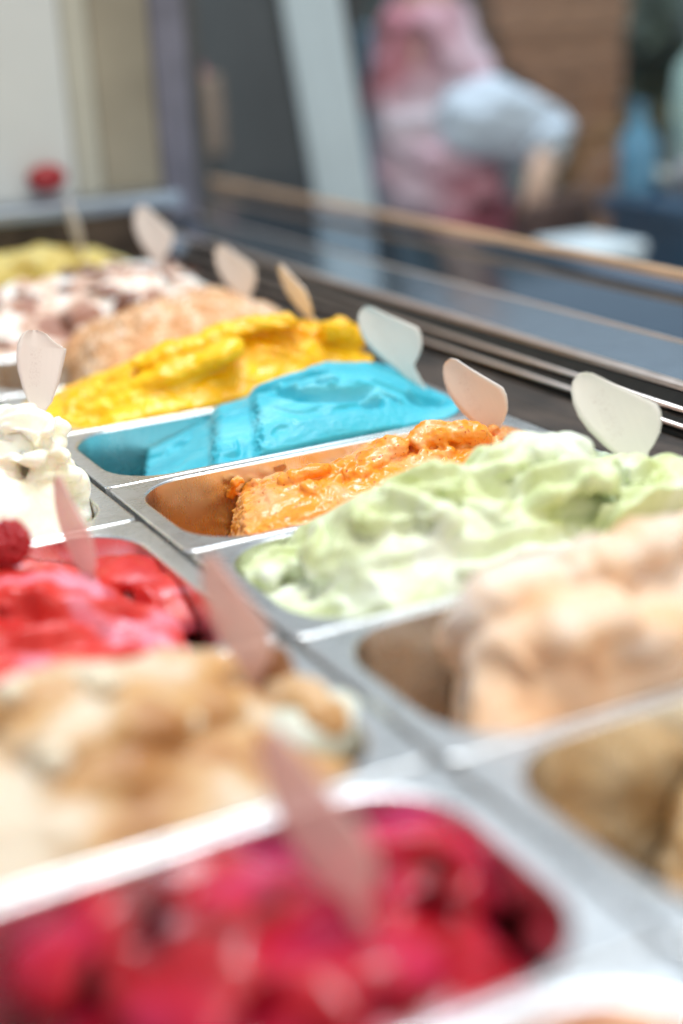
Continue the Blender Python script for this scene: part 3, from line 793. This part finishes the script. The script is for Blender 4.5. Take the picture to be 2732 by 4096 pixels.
# ------------------------------------------------------------------ things on the gelato
M_BERRY = plain_mat('berry', (0.42, 0.01, 0.015), 0.3, 0, 0.3, 300)
def berry(name, loc, r, mat, label, cat, group, seed):
    rng = random.Random(seed); bm = bmesh.new()
    for k in range(46):
        z = 1 - 2 * (k + 0.5) / 46; a = k * 2.39996
        q = math.sqrt(1 - z * z)
        c = Vector((q * math.cos(a), q * math.sin(a), z * 1.15)) * r * 0.8
        bmesh.ops.create_icosphere(bm, subdivisions=2, radius=r * 0.30 * rng.uniform(0.9, 1.1), matrix=Matrix.Translation(c))
    bmesh.ops.create_icosphere(bm, subdivisions=2, radius=r * 0.8)
    me = bpy.data.meshes.new(name); bm.to_mesh(me); bm.free()
    o = link(name, me, mat); o.location = Vector(loc) * MM; o.rotation_euler = (rng.uniform(0.5, 1.3), rng.uniform(-1, 1), rng.uniform(0, 3))
    tag(o, label, cat, group)
    return o
berry('raspberry', (-117, -163, 32), 0.0145, M_BERRY, 'dark red raspberry resting on the bright red gelato', 'raspberry', None, 1)
M_BLOB = plain_mat('blob', (0.10, 0.002, 0.008), 0.5, 0, 0.3, 60)  # near-black red for the rounded lumps sunk in the crimson gelato
def lump(name, loc, r, sq, mat, seed):
    bm = bmesh.new(); bmesh.ops.create_icosphere(bm, subdivisions=3, radius=1)
    me = bpy.data.meshes.new(name); bm.to_mesh(me); bm.free()
    n = len(me.vertices); co = np.empty(n * 3); me.vertices.foreach_get('co', co); co = co.reshape(-1, 3)
    co = co * (1 + 0.16 * fbm(co * 1.4 + seed, seed, 2))[:, None] * np.array(sq) * r * MM
    me.vertices.foreach_set('co', co.ravel()); me.update()
    o = link(name, me, mat); o.location = Vector(loc) * MM
    rg = random.Random(seed); o.rotation_euler = (rg.uniform(-.5, .5), rg.uniform(-.5, .5), rg.uniform(0, 6))
    return o
for k, (loc, r, lb) in enumerate([((-70, -545, -13), 9, 'dark cherry beside the pink spatula in the crimson gelato'), ((-44, -548, -18), 7, 'small dark cherry near the right end of the crimson gelato'), ((-118, -545, -13), 10, 'large dark cherry in the middle of the crimson gelato')]):
    tag(lump('blob', loc, r, (1, 1, 0.85), M_BLOB, 5 + k), lb, 'blob', 'dark blobs in the crimson gelato')
tag(lump('caramel_piece', (-34, -380, 4), 12, (0.8, 0.9, 1.5), plain_mat('caramel_piece', (0.26, 0.10, 0.03), 0.35, 0, 0.4, 60), 71), 'dark brown caramel piece beside the spatula in the beige gelato', 'caramel')
M_NUT = plain_mat('nut', (0.82, 0.70, 0.52), 0.5, 0, 0.25, 120)
for k, (loc, r, lb) in enumerate([((-176, -388, 40), 9, 'pale blurred nut at the left edge of the beige gelato'), ((-134, -392, 37), 9, 'bright blurred nut on top of the beige gelato'), ((-106, -425, 21), 8, 'blurred nut low on the beige gelato'), ((-170, -432, 24), 8, 'blurred nut at the front left of the beige gelato')]):
    tag(lump('nut', loc, r, (1.25, 0.95, 0.8), M_NUT, 15 + k), lb, 'nut', 'nuts on the beige gelato')

tag(lump('pale_scoop', (-34, -420, -10), 30, (0.8, 1.25, 0.62), gelato_mat('gelato_pale_mint', [(0.35, (0.62, 0.64, 0.52)), (0.65, (0.76, 0.79, 0.70))], 0.45, 30), 61), 'pale greenish white scoop at the right end of the beige gelato', 'gelato')
# ------------------------------------------------------------------ beyond the glass
def struct(name, me, mat): return tag(link(name, me, mat, None, False), kind='structure')
struct('pavement', box_mesh('pav', 0.72, 9.0, -3.0, 9.0, -1.05, -1.0), plain_mat('pavement', (0.16, 0.16, 0.17), 0.7, 0, 0.3, 3))
wall_m, nt, p, out = newmat('far_wall')
c = ramp(nt, noise(nt, coords(nt, (1, 1, 0.6)), 2.6, 3, 0.5, 0.6), [(0.36, (0.03, 0.035, 0.035)), (0.48, (0.10, 0.13, 0.13)), (0.58, (0.18, 0.20, 0.22)), (0.68, (0.10, 0.12, 0.09))])
nt.links.new(c, p.inputs['Base Color']); p.inputs['Roughness'].default_value = 0.7
w = box_mesh('wall', -3.5, 3.5, -0.05, 0.05, -1.0, 1.15)
w = struct('wall', w, wall_m); w.location = (2.3, 3.5, 0.0); w.rotation_euler = (0, 0, math.atan2(RIGHT.y, RIGHT.x))

WHITE = plain_mat('white_paint', (0.72, 0.80, 0.84), 0.5, 0, 0.06, 3)
def leaning_post(name, top, bot, wd, dp, mat, label, cat):
    top, bot = Vector(top) * MM, Vector(bot) * MM
    ax = (top - bot).normalized()
    a = bot + ax * (-1.0 - bot.z) / ax.z; b = top + ax * 0.5
    o = link(name, box_mesh(name, -wd / 2, wd / 2, -dp / 2, dp / 2, 0, (b - a).length, 0.008), mat, None, False)
    o.location = a
    right = Vector((RIGHT.x, RIGHT.y, 0)).normalized()
    bx = (right - ax * right.dot(ax)).normalized()
    o.matrix_world = Matrix.Translation(a) @ Matrix((bx, ax.cross(bx), ax)).transposed().to_4x4()
    return tag(o, label, cat)
leaning_post('white_post', (904, 1400, 353), (955, 1400, -20), 0.104, 0.09, WHITE, 'tall pale blue white post beyond the front glass', 'post')

# wooden pillar of stacked boards
WOODB = plain_mat('brown_boards', (0.40, 0.21, 0.12), 0.6, 0, 0.45, 12, 0.4, (1, 1, 6), 0.3)
pil = empty('wooden_pillar', (1.90, 1.88, -1.0), 'brown pillar of stacked boards, wider at the top, beyond the glass', 'pillar')
prof = np.array([(-1000, 1800, 1925), (-250, 1817, 1931), (5, 1831, 1947), (70, 1802, 1949), (127, 1702, 1951), (204, 1617, 1956), (330, 1577, 1967), (520, 1560, 1970)], float)
rg = random.Random(4); zz = -1.0
while zz < 0.5:
    h = rg.uniform(0.022, 0.034) if zz > -0.4 else 0.08
    zm = (zz + h / 2) * 1000
    xa, xb = np.interp(zm, prof[:, 0], prof[:, 1]) / 1000, np.interp(zm, prof[:, 0], prof[:, 2]) / 1000
    j = rg.uniform(-0.008, 0.008)
    link('board', box_mesh('board', xa + j, xb + j * 0.5, 1.84 + rg.uniform(-.01, .01), 1.93, zz + 0.001, zz + h, 0.003, 1), WOODB, pil, False)
    zz += h + 0.001

# ---- the customer
def skinmesh(name, joints, bones, mat, parent=None, sub=2, ruffle=0.0):
    me = bpy.data.meshes.new(name)
    names = list(joints); idx = {k: i for i, k in enumerate(names)}
    me.from_pydata([tuple(Vector(joints[k][0]) * MM) for k in names], [(idx[a], idx[b]) for a, b in bones], [])
    ob = bpy.data.objects.new(name, me); COL.objects.link(ob)
    ob.modifiers.new('k', 'SKIN')
    for i, k in enumerate(names):
        r = joints[k][1]
        me.skin_vertices[0].data[i].radius = (r * MM, r * MM) if not isinstance(r, tuple) else (r[0] * MM, r[1] * MM)
    me.skin_vertices[0].data[0].use_root = True
    sb = ob.modifiers.new('s', 'SUBSURF'); sb.levels = sub; sb.render_levels = sub
    dg = bpy.context.evaluated_depsgraph_get(); dg.update()
    res = bpy.data.meshes.new_from_object(ob.evaluated_get(dg))
    bpy.data.objects.remove(ob, do_unlink=True)
    res.materials.clear()
    if ruffle:
        n = len(res.vertices); co = np.empty(n * 3); nm = np.empty(n * 3)
        res.vertices.foreach_get('co', co); res.vertices.foreach_get('normal', nm); co = co.reshape(-1, 3); nm = nm.reshape(-1, 3)
        co = co + nm * (fbm(co * np.array((14, 14, 26)), 7, 3) * ruffle)[:, None]
        res.vertices.foreach_set('co', co.ravel()); res.update()
    return link(name, res, mat, parent)
SKIN = plain_mat('skin', (0.62, 0.38, 0.28), 0.5, 0, 0.08, 20)
PINK, nt, p, out = newmat('pink_top')
c = ramp(nt, noise(nt, coords(nt, (1, 1, 1.6)), 3.2, 2, 0.5, 0.4), [(0.36, (0.56, 0.13, 0.17)), (0.48, (0.66, 0.38, 0.45)), (0.62, (0.74, 0.62, 0.68))])
nt.links.new(c, p.inputs['Base Color']); p.inputs['Roughness'].default_value = 0.8
PALE = plain_mat('pale_sleeve', (0.66, 0.72, 0.82), 0.8, 0, 0.25, 5)
CRIM = plain_mat('rose_skirt', (0.46, 0.12, 0.17), 0.8, 0, 0.35, 4)
HAIR = plain_mat('hair', (0.09, 0.045, 0.025), 0.5, 0, 0.4, 40)
J = {'pelvis': ((1320, 1640, -150), 95), 'waist': ((1309, 1640, -30), 84), 'chest': ((1287, 1640, 190), 100), 'neck': ((1293, 1640, 430), 42), 'head': ((1312, 1632, 520), 68), 'crown': ((1318, 1634, 600), 66),
     'shoulder_r': ((1270, 1620, 200), 44), 'elbow_r': ((1480, 1480, 66), 40), 'wrist_r': ((1400, 1400, 16), 27), 'palm_r': ((1376, 1385, -8), 24),
     'shoulder_l': ((1350, 1720, 200), 48), 'elbow_l': ((1390, 1780, -10), 38), 'wrist_l': ((1440, 1690, -150), 26), 'palm_l': ((1450, 1660, -200), 24),
     'hip_r': ((1290, 1580, -220), 78), 'knee_r': ((1290, 1560, -600), 52), 'ankle_r': ((1300, 1580, -940), 36), 'toe_r': ((1330, 1470, -972), 26),
     'hip_l': ((1350, 1700, -220), 78), 'knee_l': ((1350, 1690, -600), 52), 'ankle_l': ((1350, 1720, -940), 36), 'toe_l': ((1380, 1610, -972), 26)}
B_ = [('pelvis', 'waist'), ('waist', 'chest'), ('chest', 'neck'), ('neck', 'head'), ('head', 'crown'), ('chest', 'shoulder_r'), ('shoulder_r', 'elbow_r'), ('elbow_r', 'wrist_r'), ('wrist_r', 'palm_r'), ('chest', 'shoulder_l'), ('shoulder_l', 'elbow_l'), ('elbow_l', 'wrist_l'), ('wrist_l', 'palm_l'), ('pelvis', 'hip_r'), ('hip_r', 'knee_r'), ('knee_r', 'ankle_r'), ('ankle_r', 'toe_r'), ('pelvis', 'hip_l'), ('hip_l', 'knee_l'), ('knee_l', 'ankle_l'), ('ankle_l', 'toe_l')]
# five fingers on the visible hand
for k, (dx, dy, L_) in enumerate([(-26, 4, 40), (-10, -10, 52), (4, -14, 54), (16, -10, 50), (26, 2, 42)]):
    b = Vector((1376, 1385, -8))
    J['f%da' % k] = ((b.x + dx * 0.7, b.y + dy, b.z - 22), 9.5)
    J['f%db' % k] = ((b.x + dx, b.y + dy - 6, b.z - 22 - L_ * 0.6), 8.5)
    J['f%dc' % k] = ((b.x + dx * 0.9, b.y + dy + 6, b.z - 22 - L_), 7.5)
    B_ += [('palm_r', 'f%da' % k), ('f%da' % k, 'f%db' % k), ('f%db' % k, 'f%dc' % k)]
person = empty('person', (1.32, 1.63, -1.0), 'blurred person in a pink top with a pale sleeve beyond the glass', 'person')
skinmesh('body', J, B_, SKIN, person, 2)
T = {'pelvis': ((1318, 1640, -90), 150), 'waist': ((1309, 1640, -30), 140), 'chest': ((1287, 1640, 180), 175), 'collar': ((1292, 1640, 385), 120), 'sr': ((1235, 1590, 205), 95), 'sl': ((1350, 1720, 200), 58), 'el': ((1390, 1780, -10), 47), 'wl': ((1436, 1698, -132), 34)}
skinmesh('top', T, [('pelvis', 'waist'), ('waist', 'chest'), ('chest', 'collar'), ('chest', 'sr'), ('chest', 'sl'), ('sl', 'el'), ('el', 'wl')], PINK, person, 4, 0.018)
skinmesh('sleeve', {'a': ((1235, 1560, 135), 85), 'm': ((1350, 1500, 105), 84), 'b': ((1478, 1470, 64), 84), 'c': ((1412, 1410, 20), 50)}, [('a', 'm'), ('m', 'b'), ('b', 'c')], PALE, person, 4, 0.012)
skinmesh('skirt', {'a': ((1316, 1640, -40), 165), 'b': ((1335, 1640, -200), 190), 'c': ((1322, 1640, -560), 210)}, [('a', 'b'), ('b', 'c')], CRIM, person, 4, 0.018)
skinmesh('hair', {'a': ((1330, 1650, 630), 60), 'b': ((1330, 1672, 550), 70), 'c': ((1318, 1690, 470), 55), 'd': ((1310, 1700, 430), 38)}, [('a', 'b'), ('b', 'c'), ('c', 'd')], HAIR, person)
for s_ in (-1, 1):
    face = bmesh.new()
    bmesh.ops.create_icosphere(face, subdivisions=2, radius=0.010, matrix=Matrix.Translation((1.312 + s_ * 0.028, 1.567, 0.55)))
    me = bpy.data.meshes.new('eye'); face.to_mesh(me); face.free(); link('eye', me, HAIR, person)
link('nose', box_mesh('nose', 1.302, 1.322, 1.545, 1.575, 0.515, 0.545, 0.006), SKIN, person)
link('mouth', box_mesh('mouth', 1.292, 1.332, 1.560, 1.572, 0.482, 0.492, 0.004), CRIM, person)

# brown bag held below the hand
BAG = plain_mat('brown_bag', (0.085, 0.038, 0.028), 0.5, 0, 0.3, 20)
bag = empty('brown_bag', (1.43, 1.40, -0.24), 'dark brown bag hanging below the hand beyond the glass', 'bag')
link('pouch', box_mesh('pouch', 1.345, 1.515, 1.355, 1.455, -0.27, -0.035, 0.03, 4), BAG, bag)
V = []; F = []
tube(V, F, [(1375, 1400, -45), (1376, 1396, 0), (1400, 1396, 16), (1440, 1398, 0), (1446, 1400, -45)], 6, 6)
link('strap', mesh_from('strap', [tuple(np.array(v) * MM) for v in V], F), BAG, bag)

# bits at the right
def leafclump(name, loc, r, n, mat, label, seed):
    rgl = random.Random(seed); V = []; F = []
    e = empty(name, (loc[0], loc[1], -1.0), label, 'plant')
    for k in range(n):
        d = Vector((rgl.gauss(0, 1), rgl.gauss(0, 1), rgl.gauss(0, 1))).normalized() * r * rgl.uniform(0.2, 1)
        c_ = Vector(loc) + Vector((d.x, d.y, d.z * 1.5)); a = Vector((rgl.gauss(0, 1), rgl.gauss(0, 1), rgl.gauss(0, 1))).normalized(); b = a.orthogonal().normalized()
        L_ = rgl.uniform(0.03, 0.06); w_ = L_ * 0.35; i = len(V)
        V += [c_ - a * L_, c_ + b * w_, c_ + a * L_, c_ - b * w_]; F.append((i, i + 1, i + 2, i + 3))
    link('foliage', mesh_from('leaves', V, F), mat, e, False)
    Vt = []; Ft = []
    tube(Vt, Ft, [(loc[0] * 1000, loc[1] * 1000, -1000), (loc[0] * 1000 + 12, loc[1] * 1000, -400), (loc[0] * 1000, loc[1] * 1000, loc[2] * 1000)], 16, 16)
    link('stem', mesh_from('stem', [tuple(np.array(v) * MM) for v in Vt], Ft), WOODB, e)
leafclump('leafy_plant', (2.16, 1.99, 0.22), 0.17, 420, plain_mat('dark_leaf', (0.03, 0.05, 0.028), 0.5, 0, 0.5, 20), 'dark green leafy plant at the upper right beyond the glass', 6)
LANT = plain_mat('pale_green_paper', (0.46, 0.62, 0.56), 0.6, 0, 0.1, 8)
def lathe(name, prof_, loc, mat, n=20):
    V = []; F = []
    for r, z in prof_:
        for k in range(n):
            a = 2 * math.pi * k / n; V.append((r * math.cos(a), r * math.sin(a), z))
    for i in range(len(prof_) - 1):
        for k in range(n):
            k2 = (k + 1) % n; F.append((i * n + k, i * n + k2, (i + 1) * n + k2, (i + 1) * n + k))
    F.append(tuple(range(n - 1, -1, -1))); F.append(tuple((len(prof_) - 1) * n + k for k in range(n)))
    o = link(name, mesh_from(name, V, F), mat); o.location = loc
    return o
lan = lathe('jar', [(0.05, -0.10), (0.075, -0.07), (0.085, 0.0), (0.075, 0.06), (0.045, 0.085), (0.045, 0.10), (0.05, 0.105)], (1.62, 1.15, 0.116), LANT); lan.scale = (0.95, 0.95, 1.43)
tag(lan, 'round pale green jar at the right edge beyond the glass', 'jar')
tab = empty('dark_blue_table', (1.60, 1.25, -1.0), 'dark blue table beyond the glass at the right', 'table')
TB = plain_mat('navy_paint', (0.035, 0.085, 0.15), 0.35, 0, 0.2, 6)
tl = link('tabletop', box_mesh('tt', 1.43, 2.25, 0.62, 1.26, -0.063, -0.028, 0.006), TB, tab, False)
link('apron', box_mesh('ap', 1.45, 2.23, 0.64, 1.24, -0.30, -0.064), TB, tab, False)
for x, y in ((1.48, 0.67), (2.20, 0.67), (1.48, 1.21), (2.20, 1.21)):
    link('leg', box_mesh('leg', x - 0.025, x + 0.025, y - 0.025, y + 0.025, -1.0, -0.301), TB, tab, False)
o = lathe('bottle', [(0.032, 0.0), (0.036, 0.01), (0.036, 0.10), (0.014, 0.14), (0.013, 0.165), (0.016, 0.17)], (1.475, 1.19, -0.028), plain_mat('blue_bottle', (0.10, 0.30, 0.46), 0.3, 0, 0.1, 8))
tag(o, 'small blue bottle standing on the dark blue table', 'bottle')
STONE = plain_mat('grey_cloth', (0.34, 0.31, 0.33), 0.8, 0, 0.3, 25)
o = lump('grey_sack', (1540, 1080, 8), 46, (1.4, 1.0, 0.75), STONE, 33); tag(o, 'crumpled grey sack lying on the dark blue table', 'sack')
o = lump('white_parcel', (1545, 1200, -8), 27, (1.3, 0.9, 0.75), plain_mat('offwhite', (0.66, 0.64, 0.58), 0.7), 37); tag(o, 'small off white parcel on the table beside the grey sack', 'parcel')
st = empty('white_stool', (1.27, 1.06, -1.0), 'bright white stool top beyond the glass below the brown pillar', 'stool')
link('seat', box_mesh('seat', 1.20, 1.335, 0.98, 1.15, -0.10, -0.075, 0.012, 3), plain_mat('stool_white', (0.80, 0.86, 0.90), 0.4), st, False)
for x, y in ((1.22, 1.0), (1.315, 1.0), (1.22, 1.13), (1.315, 1.13)):
    link('leg', box_mesh('sleg', x - 0.012, x + 0.012, y - 0.012, y + 0.012, -1.0, -0.101), WHITE, st, False)
# left of the white post
cab = empty('dark_cabinet', (0.80, 1.75, -1.0), 'dark grey cabinet seen between the corner frame and the white post', 'cabinet')
link('carcass', box_mesh('cab', 0.60, 1.25, 1.85, 2.15, -1.0, 0.8), plain_mat('cabinet_grey', (0.055, 0.06, 0.06), 0.5, 0, 0.3, 5), cab, False)
o = lump('pink_tag', (868, 1790, 215), 24, (1, 0.3, 1), plain_mat('pink_tag', (0.55, 0.10, 0.14), 0.6), 41); o.location.y = 1.845; o['label'] = 'x'
tag(o, 'small pink red rosette fixed to the dark cabinet', 'rosette')
o = box_mesh('tanbox', 0.80, 0.90, 1.82, 1.849, 0.06, 0.22, 0.01); tag(link('tan_poster', o, plain_mat('tan_paper', (0.36, 0.24, 0.16), 0.7, 0, 0.3, 10), None, False), 'blurred tan panel on the front of the dark cabinet', 'panel')
o = box_mesh('bluebox', 1.36, 1.47, 2.20, 2.26, -1.0, 0.29, 0.01); tag(link('blue_banner', o, plain_mat('sky_banner', (0.22, 0.42, 0.58), 0.7, 0, 0.2, 5), None, False), 'narrow light blue banner between the white post and the person', 'banner')
# red knob on the end panel
o = lathe('red_knob', [(0.006, -0.012), (0.018, -0.010), (0.022, 0.0), (0.018, 0.010), (0.006, 0.013)], (0.282, 1.034, 0.128), plain_mat('red_plastic', (0.36, 0.015, 0.02), 0.4))
o.rotation_euler = (math.radians(90), 0, 0); o.scale = (1.3, 0.9, 1)
o.parent = case; o.matrix_parent_inverse = Matrix.Translation(-Vector(case.location)); o['label'] = 'small dark red knob on the pale panel at the far end'

# chocolate shards on the flaked gelato
CH = plain_mat('chocolate', (0.20, 0.08, 0.05), 0.35, 0, 0.4, 60)
deps = bpy.context.evaluated_depsgraph_get(); deps.update()
flk = bpy.data.objects['flaked_gelato']
rg = random.Random(77); sm = None
for k in range(46):
    x, y = rg.uniform(0.05, 0.335), rg.uniform(0.515, 0.70)
    ok, hit, nrm, fi = flk.ray_cast(Vector((x, y, 0.3)), Vector((0, 0, -1)))
    if not ok: continue
    if sm is None or k % 6 == 0:
        V = []; F = []
        tube(V, F, [(-13, 0, 0), (-4, rg.uniform(-4, 4), 1.5), (5, rg.uniform(-3, 3), 1), (13, rg.uniform(-5, 5), -1)], rg.uniform(5, 9), 2.2, n=8, seg=8)
        sm = mesh_from('shard', [tuple(np.array(v) * MM) for v in V], F)
    o = link('chocolate_shard', sm, CH); o.location = hit + nrm * 0.0006
    q = nrm.to_track_quat('Z', 'Y'); o.rotation_mode = 'QUATERNION'
    o.rotation_quaternion = q @ Matrix.Rotation(rg.uniform(0, 6.28), 3, 'Z').to_quaternion()
    tag(o, 'thin brown chocolate shard lying on the white flaked gelato', 'chocolate', 'chocolate shards on the flaked gelato')
# crumbs on the caramel gelato
car = bpy.data.objects['caramel_gelato']
V = []; F = []
for k in range(650):
    x, y = rg.uniform(0.12, 0.335), rg.gauss(0.43, 0.035)
    ok, hit, nrm, fi = car.ray_cast(Vector((x, y, 0.3)), Vector((0, 0, -1)))
    if not ok or not 0.335 < y < 0.49: continue
    r = rg.uniform(0.8, 2.2) * MM; b = len(V)
    for d in ((1, 0, 0), (-1, 0, 0), (0, 1, 0), (0, -1, 0), (0, 0, 1), (0, 0, -1)):
        V.append(hit + Vector(d) * r * rg.uniform(0.6, 1.3))
    for t in ((0, 2, 4), (2, 1, 4), (1, 3, 4), (3, 0, 4), (2, 0, 5), (1, 2, 5), (3, 1, 5), (0, 3, 5)): F.append(tuple(b + i for i in t))
tag(link('crumbs', mesh_from('crumbs', V, F), plain_mat('crumb', (0.50, 0.24, 0.09), 0.7, 0, 0.4, 200), None, False), 'fine brown crumbs sprinkled over the caramel gelato', 'crumbs', kind='stuff')
